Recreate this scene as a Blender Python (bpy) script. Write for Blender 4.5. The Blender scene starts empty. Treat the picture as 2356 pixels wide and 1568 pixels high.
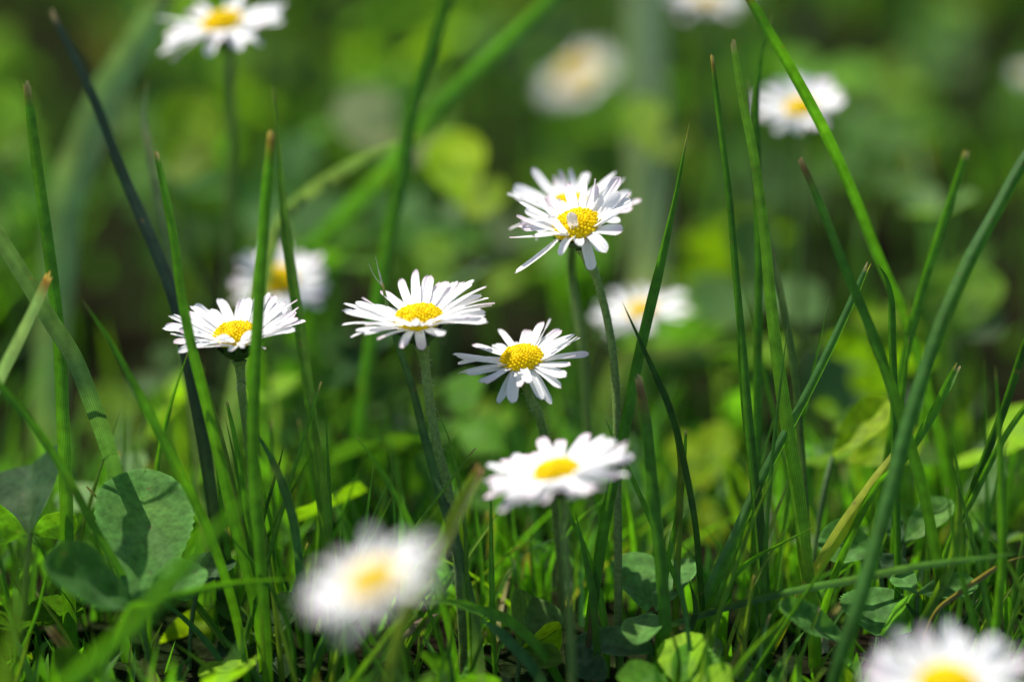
import bpy, math, random
import numpy as np
from mathutils import Vector, Matrix, noise

R = math.radians
random.seed(7)
rng = np.random.default_rng(7)
scene = bpy.context.scene
COL = scene.collection

# ------------------------------------------------------------------ camera
CAM_H, PITCH, LENS, FOCUS = 0.160, 16.0, 85.0, 0.394
cd = bpy.data.cameras.new("camera")
cam = bpy.data.objects.new("camera", cd)
COL.objects.link(cam)
cam.location = (0, 0, CAM_H)
cam.rotation_euler = (R(90 - PITCH), 0, 0)
cd.lens, cd.sensor_width = LENS, 36.0
cd.clip_start, cd.clip_end = 0.01, 500
cd.dof.use_dof = True
cd.dof.focus_distance = FOCUS
cd.dof.aperture_fstop = 4.9
cd.dof.aperture_blades = 0
scene.camera = cam

# ------------------------------------------------------------------ light
SUN_EL, SUN_AZ = 61.0, -52.0          # azimuth: degrees from straight ahead (+Y), negative = to the left
w = bpy.data.worlds.new("World")
scene.world = w
w.use_nodes = True
wn = w.node_tree.nodes
sky = wn.new("ShaderNodeTexSky")
sky.sky_type = 'NISHITA'
sky.sun_disc = False
sky.sun_elevation = R(SUN_EL)
sky.sun_rotation = R(SUN_AZ)
w.node_tree.links.new(sky.outputs[0], wn["Background"].inputs[0])
wn["Background"].inputs[1].default_value = 0.09
sd = bpy.data.lights.new("sun", 'SUN')
sd.energy, sd.angle, sd.color = 4.6, R(0.55), (1.0, 0.95, 0.86)
sun = bpy.data.objects.new("sun", sd)
COL.objects.link(sun)
sv = Vector((math.sin(R(SUN_AZ)) * math.cos(R(SUN_EL)), math.cos(R(SUN_AZ)) * math.cos(R(SUN_EL)), math.sin(R(SUN_EL))))
sun.rotation_euler = sv.to_track_quat('Z', 'Y').to_euler()
sun.location = sv * 3
scene.view_settings.view_transform = 'Standard'
scene.view_settings.look = 'None'
scene.view_settings.exposure = 0.80
scene.view_settings.gamma = 1
scene.cycles.use_denoising = True
scene.cycles.max_bounces = 10
scene.cycles.diffuse_bounces = 4
scene.cycles.transmission_bounces = 6
scene.cycles.sample_clamp_indirect = 6

# ------------------------------------------------------------------ pixel + depth -> point
VW, VH = 2356.0, 1568.0
FWD = Vector((0, math.cos(R(PITCH)), -math.sin(R(PITCH))))
UPV = Vector((0, math.sin(R(PITCH)), math.cos(R(PITCH))))
RGT = Vector((1, 0, 0))
CAMP = Vector((0, 0, CAM_H))
def mm(d):                      # metres per reference pixel at depth d
    return 36.0 / LENS * d / VW
def P(x, y, d):
    return CAMP + FWD * d + RGT * ((x - VW / 2) * mm(d)) + UPV * ((VH / 2 - y) * mm(d))
def facing(e, r):               # a normal raised e degrees to the viewer, its right side lifted r degrees
    e, r = R(e), R(r)
    return (RGT * (-math.sin(r)) + UPV * math.cos(r)) * math.cos(e) - FWD * math.sin(e)

# ------------------------------------------------------------------ materials
def new_mat(name):
    m = bpy.data.materials.new(name)
    m.use_nodes = True
    nt = m.node_tree
    for n in list(nt.nodes):
        nt.nodes.remove(n)
    return m, nt, nt.nodes, nt.links
def N(nodes, typ, **kw):
    n = nodes.new(typ)
    for k, v in kw.items():
        setattr(n, k, v)
    return n
def mixcol(nodes, links, blend, fac, a, b):
    n = N(nodes, "ShaderNodeMix", data_type='RGBA', blend_type=blend)
    for sock, v in ((n.inputs[0], fac), (n.inputs[6], a), (n.inputs[7], b)):
        if hasattr(v, "is_linked") or hasattr(v, "links"):
            links.new(v, sock)
        else:
            sock.default_value = v
    return n.outputs[2]

def leafy(name, trans=0.43, rough=0.42, spec=0.30, tmul=(1.75, 1.9, 0.5), veins='blade'):
    m, nt, ns, lk = new_mat(name)
    out = N(ns, "ShaderNodeOutputMaterial")
    att = N(ns, "ShaderNodeAttribute", attribute_name="Col")
    uv = N(ns, "ShaderNodeUVMap")
    geo = N(ns, "ShaderNodeNewGeometry")
    nz = N(ns, "ShaderNodeTexNoise")
    nz.inputs["Scale"].default_value = 420
    nz.inputs["Detail"].default_value = 4
    lk.new(geo.outputs["Position"], nz.inputs["Vector"])
    rmp = N(ns, "ShaderNodeMapRange")
    rmp.inputs[1].default_value, rmp.inputs[2].default_value = 0.3, 0.7
    rmp.inputs[3].default_value, rmp.inputs[4].default_value = 0.72, 1.25
    lk.new(nz.outputs[0], rmp.inputs[0])
    sep = N(ns, "ShaderNodeSeparateXYZ")
    lk.new(uv.outputs[0], sep.inputs[0])
    if veins == 'blade':
        ml = N(ns, "ShaderNodeMath", operation='MULTIPLY')
        ml.inputs[1].default_value = 6.283 * 8
        lk.new(sep.outputs[0], ml.inputs[0])
        sn = N(ns, "ShaderNodeMath", operation='SINE')
        lk.new(ml.outputs[0], sn.inputs[0])
        height = sn.outputs[0]
    else:
        # side veins running out and forward from the midrib
        ab = N(ns, "ShaderNodeMath", operation='SUBTRACT'); ab.inputs[1].default_value = 0.5
        lk.new(sep.outputs[0], ab.inputs[0])
        aa = N(ns, "ShaderNodeMath", operation='ABSOLUTE'); lk.new(ab.outputs[0], aa.inputs[0])
        k1 = N(ns, "ShaderNodeMath", operation='MULTIPLY_ADD')
        lk.new(aa.outputs[0], k1.inputs[0]); k1.inputs[1].default_value = -0.9
        lk.new(sep.outputs[1], k1.inputs[2])
        k2 = N(ns, "ShaderNodeMath", operation='MULTIPLY'); k2.inputs[1].default_value = 6.283 * 13
        lk.new(k1.outputs[0], k2.inputs[0])
        sn = N(ns, "ShaderNodeMath", operation='SINE'); lk.new(k2.outputs[0], sn.inputs[0])
        height = sn.outputs[0]
    vr = N(ns, "ShaderNodeMapRange")
    vr.inputs[1].default_value, vr.inputs[2].default_value = -1, 1
    vr.inputs[3].default_value, vr.inputs[4].default_value = (0.80, 1.14) if veins == 'blade' else (0.97, 1.03)
    lk.new(height, vr.inputs[0])
    mu = N(ns, "ShaderNodeMath", operation='MULTIPLY')
    lk.new(rmp.outputs[0], mu.inputs[0]); lk.new(vr.outputs[0], mu.inputs[1])
    base = N(ns, "ShaderNodeVectorMath", operation='SCALE')
    lk.new(att.outputs["Color"], base.inputs[0]); lk.new(mu.outputs[0], base.inputs["Scale"])
    bsrc = base.outputs[0]
    n3 = N(ns, "ShaderNodeTexNoise"); n3.inputs["Scale"].default_value = 75; n3.inputs["Detail"].default_value = 3
    lk.new(geo.outputs["Position"], n3.inputs["Vector"])
    p3 = N(ns, "ShaderNodeMapRange"); lk.new(n3.outputs[0], p3.inputs[0])
    p3.inputs[1].default_value, p3.inputs[2].default_value = 0.50, 0.72
    p3.inputs[3].default_value, p3.inputs[4].default_value = 0.0, 0.45
    n4 = N(ns, "ShaderNodeTexNoise"); n4.inputs["Scale"].default_value = 520; n4.inputs["Detail"].default_value = 2
    lk.new(geo.outputs["Position"], n4.inputs["Vector"])
    p4 = N(ns, "ShaderNodeMapRange"); lk.new(n4.outputs[0], p4.inputs[0])
    p4.inputs[1].default_value, p4.inputs[2].default_value = 0.70, 0.76
    p4.inputs[3].default_value, p4.inputs[4].default_value = 0.0, 0.7
    warm = N(ns, "ShaderNodeVectorMath", operation='MULTIPLY'); warm.inputs[1].default_value = (1.7, 1.15, 1.0)
    lk.new(bsrc, warm.inputs[0])
    bsrc = mixcol(ns, lk, 'MIX', p3.outputs[0], bsrc, warm.outputs[0])
    bsrc = mixcol(ns, lk, 'MIX', p4.outputs[0], bsrc, (0.16, 0.11, 0.05, 1))
    tsrc = bsrc
    if veins == 'leaf':
        # the pale chevron of a clover leaflet
        cv = N(ns, "ShaderNodeMath", operation='MULTIPLY_ADD')
        lk.new(aa.outputs[0], cv.inputs[0]); cv.inputs[1].default_value = 0.7; lk.new(sep.outputs[1], cv.inputs[2])
        c2 = N(ns, "ShaderNodeMath", operation='SUBTRACT'); lk.new(cv.outputs[0], c2.inputs[0]); c2.inputs[1].default_value = 0.52
        c3 = N(ns, "ShaderNodeMath", operation='ABSOLUTE'); lk.new(c2.outputs[0], c3.inputs[0])
        c4 = N(ns, "ShaderNodeMapRange", interpolation_type='SMOOTHSTEP')
        lk.new(c3.outputs[0], c4.inputs[0])
        c4.inputs[1].default_value, c4.inputs[2].default_value = 0.02, 0.13
        c4.inputs[3].default_value, c4.inputs[4].default_value = 0.16, 0.0
        bsrc = mixcol(ns, lk, 'MIX', c4.outputs[0], bsrc, (0.22, 0.34, 0.16, 1))
    pb = N(ns, "ShaderNodeBsdfPrincipled")
    lk.new(bsrc, pb.inputs["Base Color"])
    pb.inputs["Roughness"].default_value = rough
    pb.inputs["Specular IOR Level"].default_value = spec
    bp = N(ns, "ShaderNodeBump")
    bp.inputs["Strength"].default_value = 0.35 if veins == 'blade' else 0.12
    bp.inputs["Distance"].default_value = 0.00012
    lk.new(height if veins == 'blade' else nz.outputs[0], bp.inputs["Height"])
    if veins == 'leaf':
        nz.inputs["Scale"].default_value = 800
        bp.inputs["Strength"].default_value = 0.5; bp.inputs["Distance"].default_value = 0.0003
    lk.new(bp.outputs[0], pb.inputs["Normal"])
    tr = N(ns, "ShaderNodeBsdfTranslucent")
    tm = N(ns, "ShaderNodeVectorMath", operation='MULTIPLY')
    tm.inputs[1].default_value = tmul
    lk.new(tsrc, tm.inputs[0])
    lk.new(tm.outputs[0], tr.inputs[0])
    mx = N(ns, "ShaderNodeMixShader")
    mx.inputs[0].default_value = trans
    lk.new(pb.outputs[0], mx.inputs[1]); lk.new(tr.outputs[0], mx.inputs[2])
    lk.new(mx.outputs[0], out.inputs[0])
    return m

M_BLADE = leafy("grass blade")
M_LEAF = leafy("clover leaf", trans=0.45, rough=0.6, spec=0.08, veins='leaf')

def petal_material():
    m, nt, ns, lk = new_mat("daisy petal")
    out = N(ns, "ShaderNodeOutputMaterial")
    att = N(ns, "ShaderNodeAttribute", attribute_name="Col")
    uv = N(ns, "ShaderNodeUVMap")
    sep = N(ns, "ShaderNodeSeparateXYZ"); lk.new(uv.outputs[0], sep.inputs[0])
    ml = N(ns, "ShaderNodeMath", operation='MULTIPLY'); ml.inputs[1].default_value = 6.283 * 3.0
    lk.new(sep.outputs[0], ml.inputs[0])
    sn = N(ns, "ShaderNodeMath", operation='COSINE'); lk.new(ml.outputs[0], sn.inputs[0])
    bp = N(ns, "ShaderNodeBump"); bp.inputs["Strength"].default_value = 0.45; bp.inputs["Distance"].default_value = 0.00010
    lk.new(sn.outputs[0], bp.inputs["Height"])
    pb = N(ns, "ShaderNodeBsdfPrincipled")
    lk.new(att.outputs["Color"], pb.inputs["Base Color"])
    pb.inputs["Roughness"].default_value = 0.55
    pb.inputs["Specular IOR Level"].default_value = 0.3
    lk.new(bp.outputs[0], pb.inputs["Normal"])
    tr = N(ns, "ShaderNodeBsdfTranslucent"); lk.new(att.outputs["Color"], tr.inputs[0])
    mx = N(ns, "ShaderNodeMixShader"); mx.inputs[0].default_value = 0.40
    lk.new(pb.outputs[0], mx.inputs[1]); lk.new(tr.outputs[0], mx.inputs[2])
    lk.new(mx.outputs[0], out.inputs[0])
    return m
M_PETAL = petal_material()

def simple(name, rough, spec=0.3, nscale=900, lo=0.75, hi=1.2, bump=0.0, trans=0.0, tcol=(1, 1, 1, 1)):
    m, nt, ns, lk = new_mat(name)
    out = N(ns, "ShaderNodeOutputMaterial")
    att = N(ns, "ShaderNodeAttribute", attribute_name="Col")
    geo = N(ns, "ShaderNodeNewGeometry")
    nz = N(ns, "ShaderNodeTexNoise"); nz.inputs["Scale"].default_value = nscale; nz.inputs["Detail"].default_value = 5
    lk.new(geo.outputs["Position"], nz.inputs["Vector"])
    rm = N(ns, "ShaderNodeMapRange")
    rm.inputs[1].default_value, rm.inputs[2].default_value = 0.3, 0.7
    rm.inputs[3].default_value, rm.inputs[4].default_value = lo, hi
    lk.new(nz.outputs[0], rm.inputs[0])
    sc = N(ns, "ShaderNodeVectorMath", operation='SCALE')
    lk.new(att.outputs["Color"], sc.inputs[0]); lk.new(rm.outputs[0], sc.inputs["Scale"])
    pb = N(ns, "ShaderNodeBsdfPrincipled")
    lk.new(sc.outputs[0], pb.inputs["Base Color"])
    pb.inputs["Roughness"].default_value = rough
    pb.inputs["Specular IOR Level"].default_value = spec
    if bump:
        bp = N(ns, "ShaderNodeBump"); bp.inputs["Strength"].default_value = bump; bp.inputs["Distance"].default_value = 0.0004
        lk.new(nz.outputs[0], bp.inputs["Height"]); lk.new(bp.outputs[0], pb.inputs["Normal"])
    if trans:
        tr = N(ns, "ShaderNodeBsdfTranslucent"); lk.new(sc.outputs[0], tr.inputs[0])
        mx = N(ns, "ShaderNodeMixShader"); mx.inputs[0].default_value = trans
        lk.new(pb.outputs[0], mx.inputs[1]); lk.new(tr.outputs[0], mx.inputs[2]); lk.new(mx.outputs[0], out.inputs[0])
    else:
        lk.new(pb.outputs[0], out.inputs[0])
    return m
M_DISC = simple("yellow florets", 0.7, 0.15, 1500, 0.92, 1.08, 0.0, 0.35)
M_STEM = simple("daisy stem", 0.6, 0.3, 1800, 0.7, 1.25, 0.5)
M_DRY = simple("dry leaf", 0.7, 0.2, 700, 0.6, 1.2, 0.4, 0.3)

def soil_material():
    m, nt, ns, lk = new_mat("soil and moss")
    out = N(ns, "ShaderNodeOutputMaterial")
    tc = N(ns, "ShaderNodeNewGeometry")
    n1 = N(ns, "ShaderNodeTexNoise"); n1.inputs["Scale"].default_value = 26; n1.inputs["Detail"].default_value = 6
    n2 = N(ns, "ShaderNodeTexNoise"); n2.inputs["Scale"].default_value = 380; n2.inputs["Detail"].default_value = 5
    lk.new(tc.outputs["Position"], n1.inputs["Vector"]); lk.new(tc.outputs["Position"], n2.inputs["Vector"])
    r1 = N(ns, "ShaderNodeValToRGB")
    r1.color_ramp.elements[0].position, r1.color_ramp.elements[0].color = 0.38, (0.010, 0.008, 0.005, 1)
    r1.color_ramp.elements[1].position, r1.color_ramp.elements[1].color = 0.62, (0.010, 0.017, 0.005, 1)
    lk.new(n1.outputs[0], r1.inputs[0])
    r2 = N(ns, "ShaderNodeMapRange")
    r2.inputs[1].default_value, r2.inputs[2].default_value = 0.3, 0.7
    r2.inputs[3].default_value, r2.inputs[4].default_value = 0.5, 1.5
    lk.new(n2.outputs[0], r2.inputs[0])
    sc = N(ns, "ShaderNodeVectorMath", operation='SCALE'); lk.new(r1.outputs[0], sc.inputs[0]); lk.new(r2.outputs[0], sc.inputs["Scale"])
    pb = N(ns, "ShaderNodeBsdfPrincipled"); lk.new(sc.outputs[0], pb.inputs["Base Color"]); pb.inputs["Roughness"].default_value = 1.0; pb.inputs["Specular IOR Level"].default_value = 0.0
    bp = N(ns, "ShaderNodeBump"); bp.inputs["Strength"].default_value = 0.8; bp.inputs["Distance"].default_value = 0.003
    lk.new(n2.outputs[0], bp.inputs["Height"]); lk.new(bp.outputs[0], pb.inputs["Normal"])
    lk.new(pb.outputs[0], out.inputs[0])
    return m
M_SOIL = soil_material()

# ------------------------------------------------------------------ mesh helpers
class MB:
    def __init__(self):
        self.v, self.f, self.c, self.uv = [], [], [], []
    def grid(self, rows, cols, uvs, close=False):
        """rows: list of lists of points; cols / uvs the same shape"""
        o, n = len(self.v), len(rows[0])
        for r, cc, uu in zip(rows, cols, uvs):
            self.v += [tuple(p) for p in r]; self.c += cc; self.uv += uu
        for i in range(len(rows) - 1):
            for j in range(n if close else n - 1):
                k = (j + 1) % n
                self.f.append((o + i * n + j, o + i * n + k, o + (i + 1) * n + k, o + (i + 1) * n + j))
    def mesh(self, name, mat, origin=Vector((0, 0, 0))):
        return make_mesh(name, np.array(self.v, dtype=np.float64) - np.array(origin), self.f, np.array(self.c), np.array(self.uv), mat)

def make_mesh(name, v, f, c, uv, mat):
    me = bpy.data.meshes.new(name)
    if isinstance(f, np.ndarray):
        nf, k = f.shape
        me.vertices.add(len(v)); me.vertices.foreach_set("co", v.astype(np.float32).ravel())
        me.loops.add(nf * k); me.loops.foreach_set("vertex_index", f.astype(np.int32).ravel())
        me.polygons.add(nf)
        me.polygons.foreach_set("loop_start", (np.arange(nf) * k).astype(np.int32))
        me.update(calc_edges=True)
    else:
        me.from_pydata([tuple(p) for p in v], [], f)
    me.polygons.foreach_set("use_smooth", np.ones(len(me.polygons), dtype=bool))
    at = me.attributes.new("Col", 'FLOAT_COLOR', 'POINT')
    c4 = np.ones((len(v), 4), dtype=np.float32); c4[:, :3] = np.asarray(c)[:, :3]
    at.data.foreach_set("color", c4.ravel())
    ul = me.uv_layers.new(name="UVMap")
    li = np.empty(len(me.loops), dtype=np.int32); me.loops.foreach_get("vertex_index", li)
    ul.data.foreach_set("uv", np.asarray(uv, dtype=np.float32)[li].ravel())
    me.materials.append(mat)
    me.update()
    return me

def link(name, data, parent=None, loc=(0, 0, 0)):
    o = bpy.data.objects.new(name, data)
    COL.objects.link(o)
    if parent:
        o.parent = parent
    o.location = loc
    return o
def tag(o, label, cat=None, group=None, kind=None):
    if label: o["label"] = label
    if cat: o["category"] = cat
    if group: o["group"] = group
    if kind: o["kind"] = kind
    return o
def empty(name, loc, label, cat, group=None):
    o = link(name, None, None, loc)
    o.empty_display_size = 0.005
    return tag(o, label, cat, group)

def spline(pts, n):
    """Catmull-Rom through pts (list of Vectors), n samples"""
    p = [pts[0] * 2 - pts[1]] + list(pts) + [pts[-1] * 2 - pts[-2]]
    seg = len(pts) - 1
    out = []
    for i in range(n):
        t = i / (n - 1) * seg
        k = min(int(t), seg - 1); u = t - k
        a, b, c, d = p[k], p[k + 1], p[k + 2], p[k + 3]
        out.append(0.5 * ((2 * b) + (c - a) * u + (2 * a - 5 * b + 4 * c - d) * u * u + (3 * b - a - 3 * c + d) * u ** 3))
    return out
def to_ground(pts):
    """carry a line of points that ends above the soil on down into it"""
    last = pts[-1]
    if last.z > 0.003:
        t = (pts[-1] - pts[-2]).normalized()
        h = last.z + 0.002
        hor = Vector((t.x, t.y, 0))
        k = min(1.0, 0.9 * h / max(1e-4, hor.length * 0.02 + h)) * h * 0.5
        mid = last + Vector((hor.x * k, hor.y * k, -h * 0.5))
        pts = pts + [mid, last + Vector((hor.x * k * 1.5, hor.y * k * 1.5, -h))]
    return pts
TAN, BROWN = (0.42, 0.31, 0.17), (0.16, 0.085, 0.04)

def ribbon(pts3, widths, roll0, roll1, fold, col, tip, col2=None, seed=0, wave=0.0):
    """a grass blade: first point is the tip, last the foot"""
    r = random.Random(seed)
    n = max(14, min(44, 6 * len(pts3)))
    line = spline(pts3, n)
    mb = MB(); rows, cols, uvs = [], [], []
    S5 = (-1, -0.55, 0, 0.55, 1)
    rag = [r.uniform(-0.9, 1.3) for _ in S5]
    dry = r.choice((.35, .7, .9, 1.5, 2.2))
    nw = len(widths)
    for i, p in enumerate(line):
        t = i / (n - 1)
        T = (line[min(n - 1, i + 1)] - line[max(0, i - 1)]).normalized()
        V = (CAMP - p).normalized()
        S = T.cross(V)
        if S.length < 1e-4: S = RGT.copy()
        S.normalize()
        a = R(roll0 + (roll1 - roll0) * t) + wave * math.sin(t * 9 + seed)
        Nn = S.cross(T).normalized()
        S, Nn = S * math.cos(a) + Nn * math.sin(a), Nn * math.cos(a) - S * math.sin(a)
        q = t * (nw - 1); k = min(int(q), nw - 2)
        wd = (widths[k] + (widths[k + 1] - widths[k]) * (q - k)) / max(0.45, math.cos(a))
        if tip == 'point':
            wd *= min(1, 0.04 + (t / 0.28) ** 0.75)
        elif tip == 'cut':
            wd *= min(1, 0.72 + t * 3.0)
        ph = R(fold)
        row = []
        for j, s in enumerate(S5):
            q3 = p + S * (s * wd / 2 * math.cos(ph)) + Nn * (abs(s) * wd / 2 * math.sin(ph))
            if i == 0 and tip == 'cut':
                q3 = q3 - T * (rag[j] * wd * 0.55)
            row.append(q3)
        rows.append(row)
        cc = []
        g = 0.9 + 0.22 * noise.noise(p * 90 + Vector((seed * 1.7, 0, 0)))
        for j, s in enumerate(S5):
            c = Vector(col) * g
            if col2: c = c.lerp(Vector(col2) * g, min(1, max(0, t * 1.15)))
            if s == 0: c = c * 1.18
            if tip == 'cut':
                L = (line[0] - p).length
                if L < wd * dry * .5: c = Vector(TAN).lerp(Vector(BROWN), L / (wd * dry * .5))
                elif L < wd * dry * 1.6: c = Vector(BROWN).lerp(c, min(1, (L / wd - dry * .5) / (dry * 1.1)))
            elif tip == 'point' and t < 0.03:
                c = c.lerp(Vector(TAN), 0.5)
            cc.append((c.x, c.y, c.z))
        cols.append(cc)
        uvs.append([((s + 1) / 2, t) for s in S5])
    mb.grid(rows, cols, uvs)
    return mb

# greens (linear base colours)
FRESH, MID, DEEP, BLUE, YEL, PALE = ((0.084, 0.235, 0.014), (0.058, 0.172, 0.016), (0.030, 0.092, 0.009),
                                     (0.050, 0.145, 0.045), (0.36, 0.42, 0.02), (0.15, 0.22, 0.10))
_bl = [0]
def blade(label, pts, wpx, col, roll=(0, 0), fold=18, tip='cut', col2=None, ground=True, group='tall grass blades among the daisies', mat=None, name='grass_blade', cat='grass blade'):
    """pts: (x, y, depth) from the tip to the foot; wpx: widths in reference pixels along it"""
    _bl[0] += 1
    p3 = [P(*p) for p in pts]
    if ground: p3 = to_ground(p3)
    dm = sum(p[2] for p in pts) / len(pts)
    wid = [x * 1.02 * mm(dm) for x in wpx]
    if len(wid) == 1: wid = wid * 2
    mb = ribbon(p3, wid, roll[0], roll[1], min(42, fold * 1.45), col, tip, col2, seed=_bl[0])
    foot = p3[-1]
    o = link(name, mb.mesh(name, mat or M_BLADE, foot), None, foot)
    return tag(o, label, cat, group)

# ------------------------------------------------------------------ ground
def ground():
    mb = MB()
    xs = np.concatenate([-np.geomspace(60, 1.2, 14), np.linspace(-1, 1, 41), np.geomspace(1.2, 60, 14)])
    ys = np.concatenate([-np.geomspace(20, 0.3, 8), np.linspace(-0.2, 2, 45), np.geomspace(2.3, 120, 16)])
    rows, cols, uvs = [], [], []
    for y in ys:
        rows.append([Vector((x, y, 0.003 * noise.noise(Vector((x * 9, y * 9, 0))) - 0.001)) for x in xs])
        cols.append([(0.1, 0.1, 0.1)] * len(xs)); uvs.append([(x, y) for x in xs])
    mb.grid(rows, cols, uvs)
    tag(link("ground", mb.mesh("ground", M_SOIL)), "dark mossy soil under the lawn", None, None, "structure")
ground()

# ------------------------------------------------------------------ turf: the uncountable grass and clover
def proj_y(p):                # reference pixel row of points (N,3), and depth
    rel = p - np.array(CAMP)
    d = rel @ np.array(FWD); u = rel @ np.array(UPV); x = rel[:, 0]
    m = 36.0 / LENS * d / VW
    return VW / 2 + x / m, VH / 2 - u / m, d

# gaps in the turf: (x, y, rx, ry, nearer than this depth)
GAPS = [(335, 1230, 125, 170, .41), (85, 1135, 95, 80, .40), (1500, 1335, 95, 75, .41), (1225, 1425, 80, 65, .412), (1395, 1495, 105, 55, .412), (1190, 1470, 120, 90, .392),
        (1950, 1250, 70, 55, .402), (2005, 1400, 85, 62, .408), (1870, 1430, 90, 46, .40), (2140, 1190, 58, 66, .408), (450, 1325, 75, 60, .398),
        (455, 1450, 60, 60, .405), (860, 1340, 190, 130, .30), (1280, 1085, 180, 110, .37), (2178, 1540, 210, 130, .33), (1980, 970, 110, 90, .42),
        (1635, 1060, 90, 110, .45), (2215, 680, 110, 100, .475), (330, 1330, 240, 90, .38),
        (210, 480, 60, 90, 9), (830, 690, 70, 60, 9), (1110, 610, 95, 60, 9), (1080, 890, 90, 55, 9), (1880, 70, 100, 70, 9), (2320, 570, 70, 60, 9),
        (1050, 370, 130, 120, .495), (1480, 270, 100, 100, .515), (425, 290, 140, 120, .495), (1000, 610, 100, 100, .495), (850, 270, 100, 90, .545), (1100, 480, 90, 80, .545), (5, 250, 110, 110, .515), (642, 650, 110, 100, .47), (1480, 715, 110, 80, .485), (1335, 180, 110, 90, .695), (514, 60, 170, 90, .455), (1860, 240, 130, 100, .476), (1628, 10, 110, 60, .578), (60, 60, 150, 60, 9), (200, 110, 90, 60, 9), (760, 470, 50, 40, 9), (720, 150, 70, 60, 9), (2080, 560, 60, 50, 9), (2000, 120, 70, 90, 9), (1440, 560, 60, 50, 9),
        (480, 830, 70, 50, 9), (1880, 720, 80, 60, 9), (1390, 60, 60, 60, 9), (2250, 130, 70, 80, 9), (1560, 480, 60, 60, 9), (1150, 250, 70, 50, 9)]
def in_gap(xy, h):
    bad = np.zeros(len(xy), dtype=bool)
    for q in (0.15, 0.45, 0.75, 1.0):
        p = np.concatenate([xy, (np.asarray(h) * q)[:, None]], 1)
        px, py, d = proj_y(p)
        for x, y, rx, ry, dl in GAPS:
            bad |= (((px - x) / rx) ** 2 + ((py - y) / ry) ** 2 < 1) & (d < dl)
    return bad
def frame_floor(xy):          # height at which the lower edge of the view passes over a spot of ground
    d = xy[:, 1] / math.cos(R(PITCH))
    return CAM_H - 0.415 * d
def turf_blades(xy, h, width, lean, bend, heading, cols, segs=7):
    n = len(xy)
    t = np.linspace(0, 1, segs)[None, :, None]
    dirv = np.stack([np.cos(heading), np.sin(heading), np.zeros(n)], 1)[:, None, :]
    H = h[:, None, None]
    hor = (lean[:, None, None] * t + bend[:, None, None] * t ** 2) * H
    z = H * (t - 0.30 * np.abs(bend[:, None, None]) * t ** 2)
    c = np.concatenate([xy, np.full((n, 1), -0.001)], 1)[:, None, :] + dirv * hor
    c[:, :, 2:3] += z
    ang = rng.uniform(0, math.pi, n) * 1.0
    s0 = np.stack([np.cos(ang), np.sin(ang), np.zeros(n)], 1)[:, None, :]
    prof = np.minimum(1, 1.02 - t ** 2.2) * width[:, None, None] / 2
    nrm = np.stack([-np.sin(ang), np.cos(ang), np.zeros(n)], 1)[:, None, :]
    v = np.stack([c - s0 * prof + nrm * prof * 0.35, c, c + s0 * prof + nrm * prof * 0.35], 2)   # n,segs,3,3
    idx = np.arange(n * segs * 3).reshape(n, segs, 3)
    q = np.stack([idx[:, :-1, :-1], idx[:, :-1, 1:], idx[:, 1:, 1:], idx[:, 1:, :-1]], -1).reshape(-1, 4)
    cv = np.repeat(cols[:, None, :], segs * 3, 1).reshape(-1, 3)
    uv = np.zeros((n, segs, 3, 2)); uv[..., 0] = np.array([0, .5, 1])[None, None, :]; uv[..., 1] = np.linspace(0, 1, segs)[None, :, None]
    return v.reshape(-1, 3), q, cv, uv.reshape(-1, 2)

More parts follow.
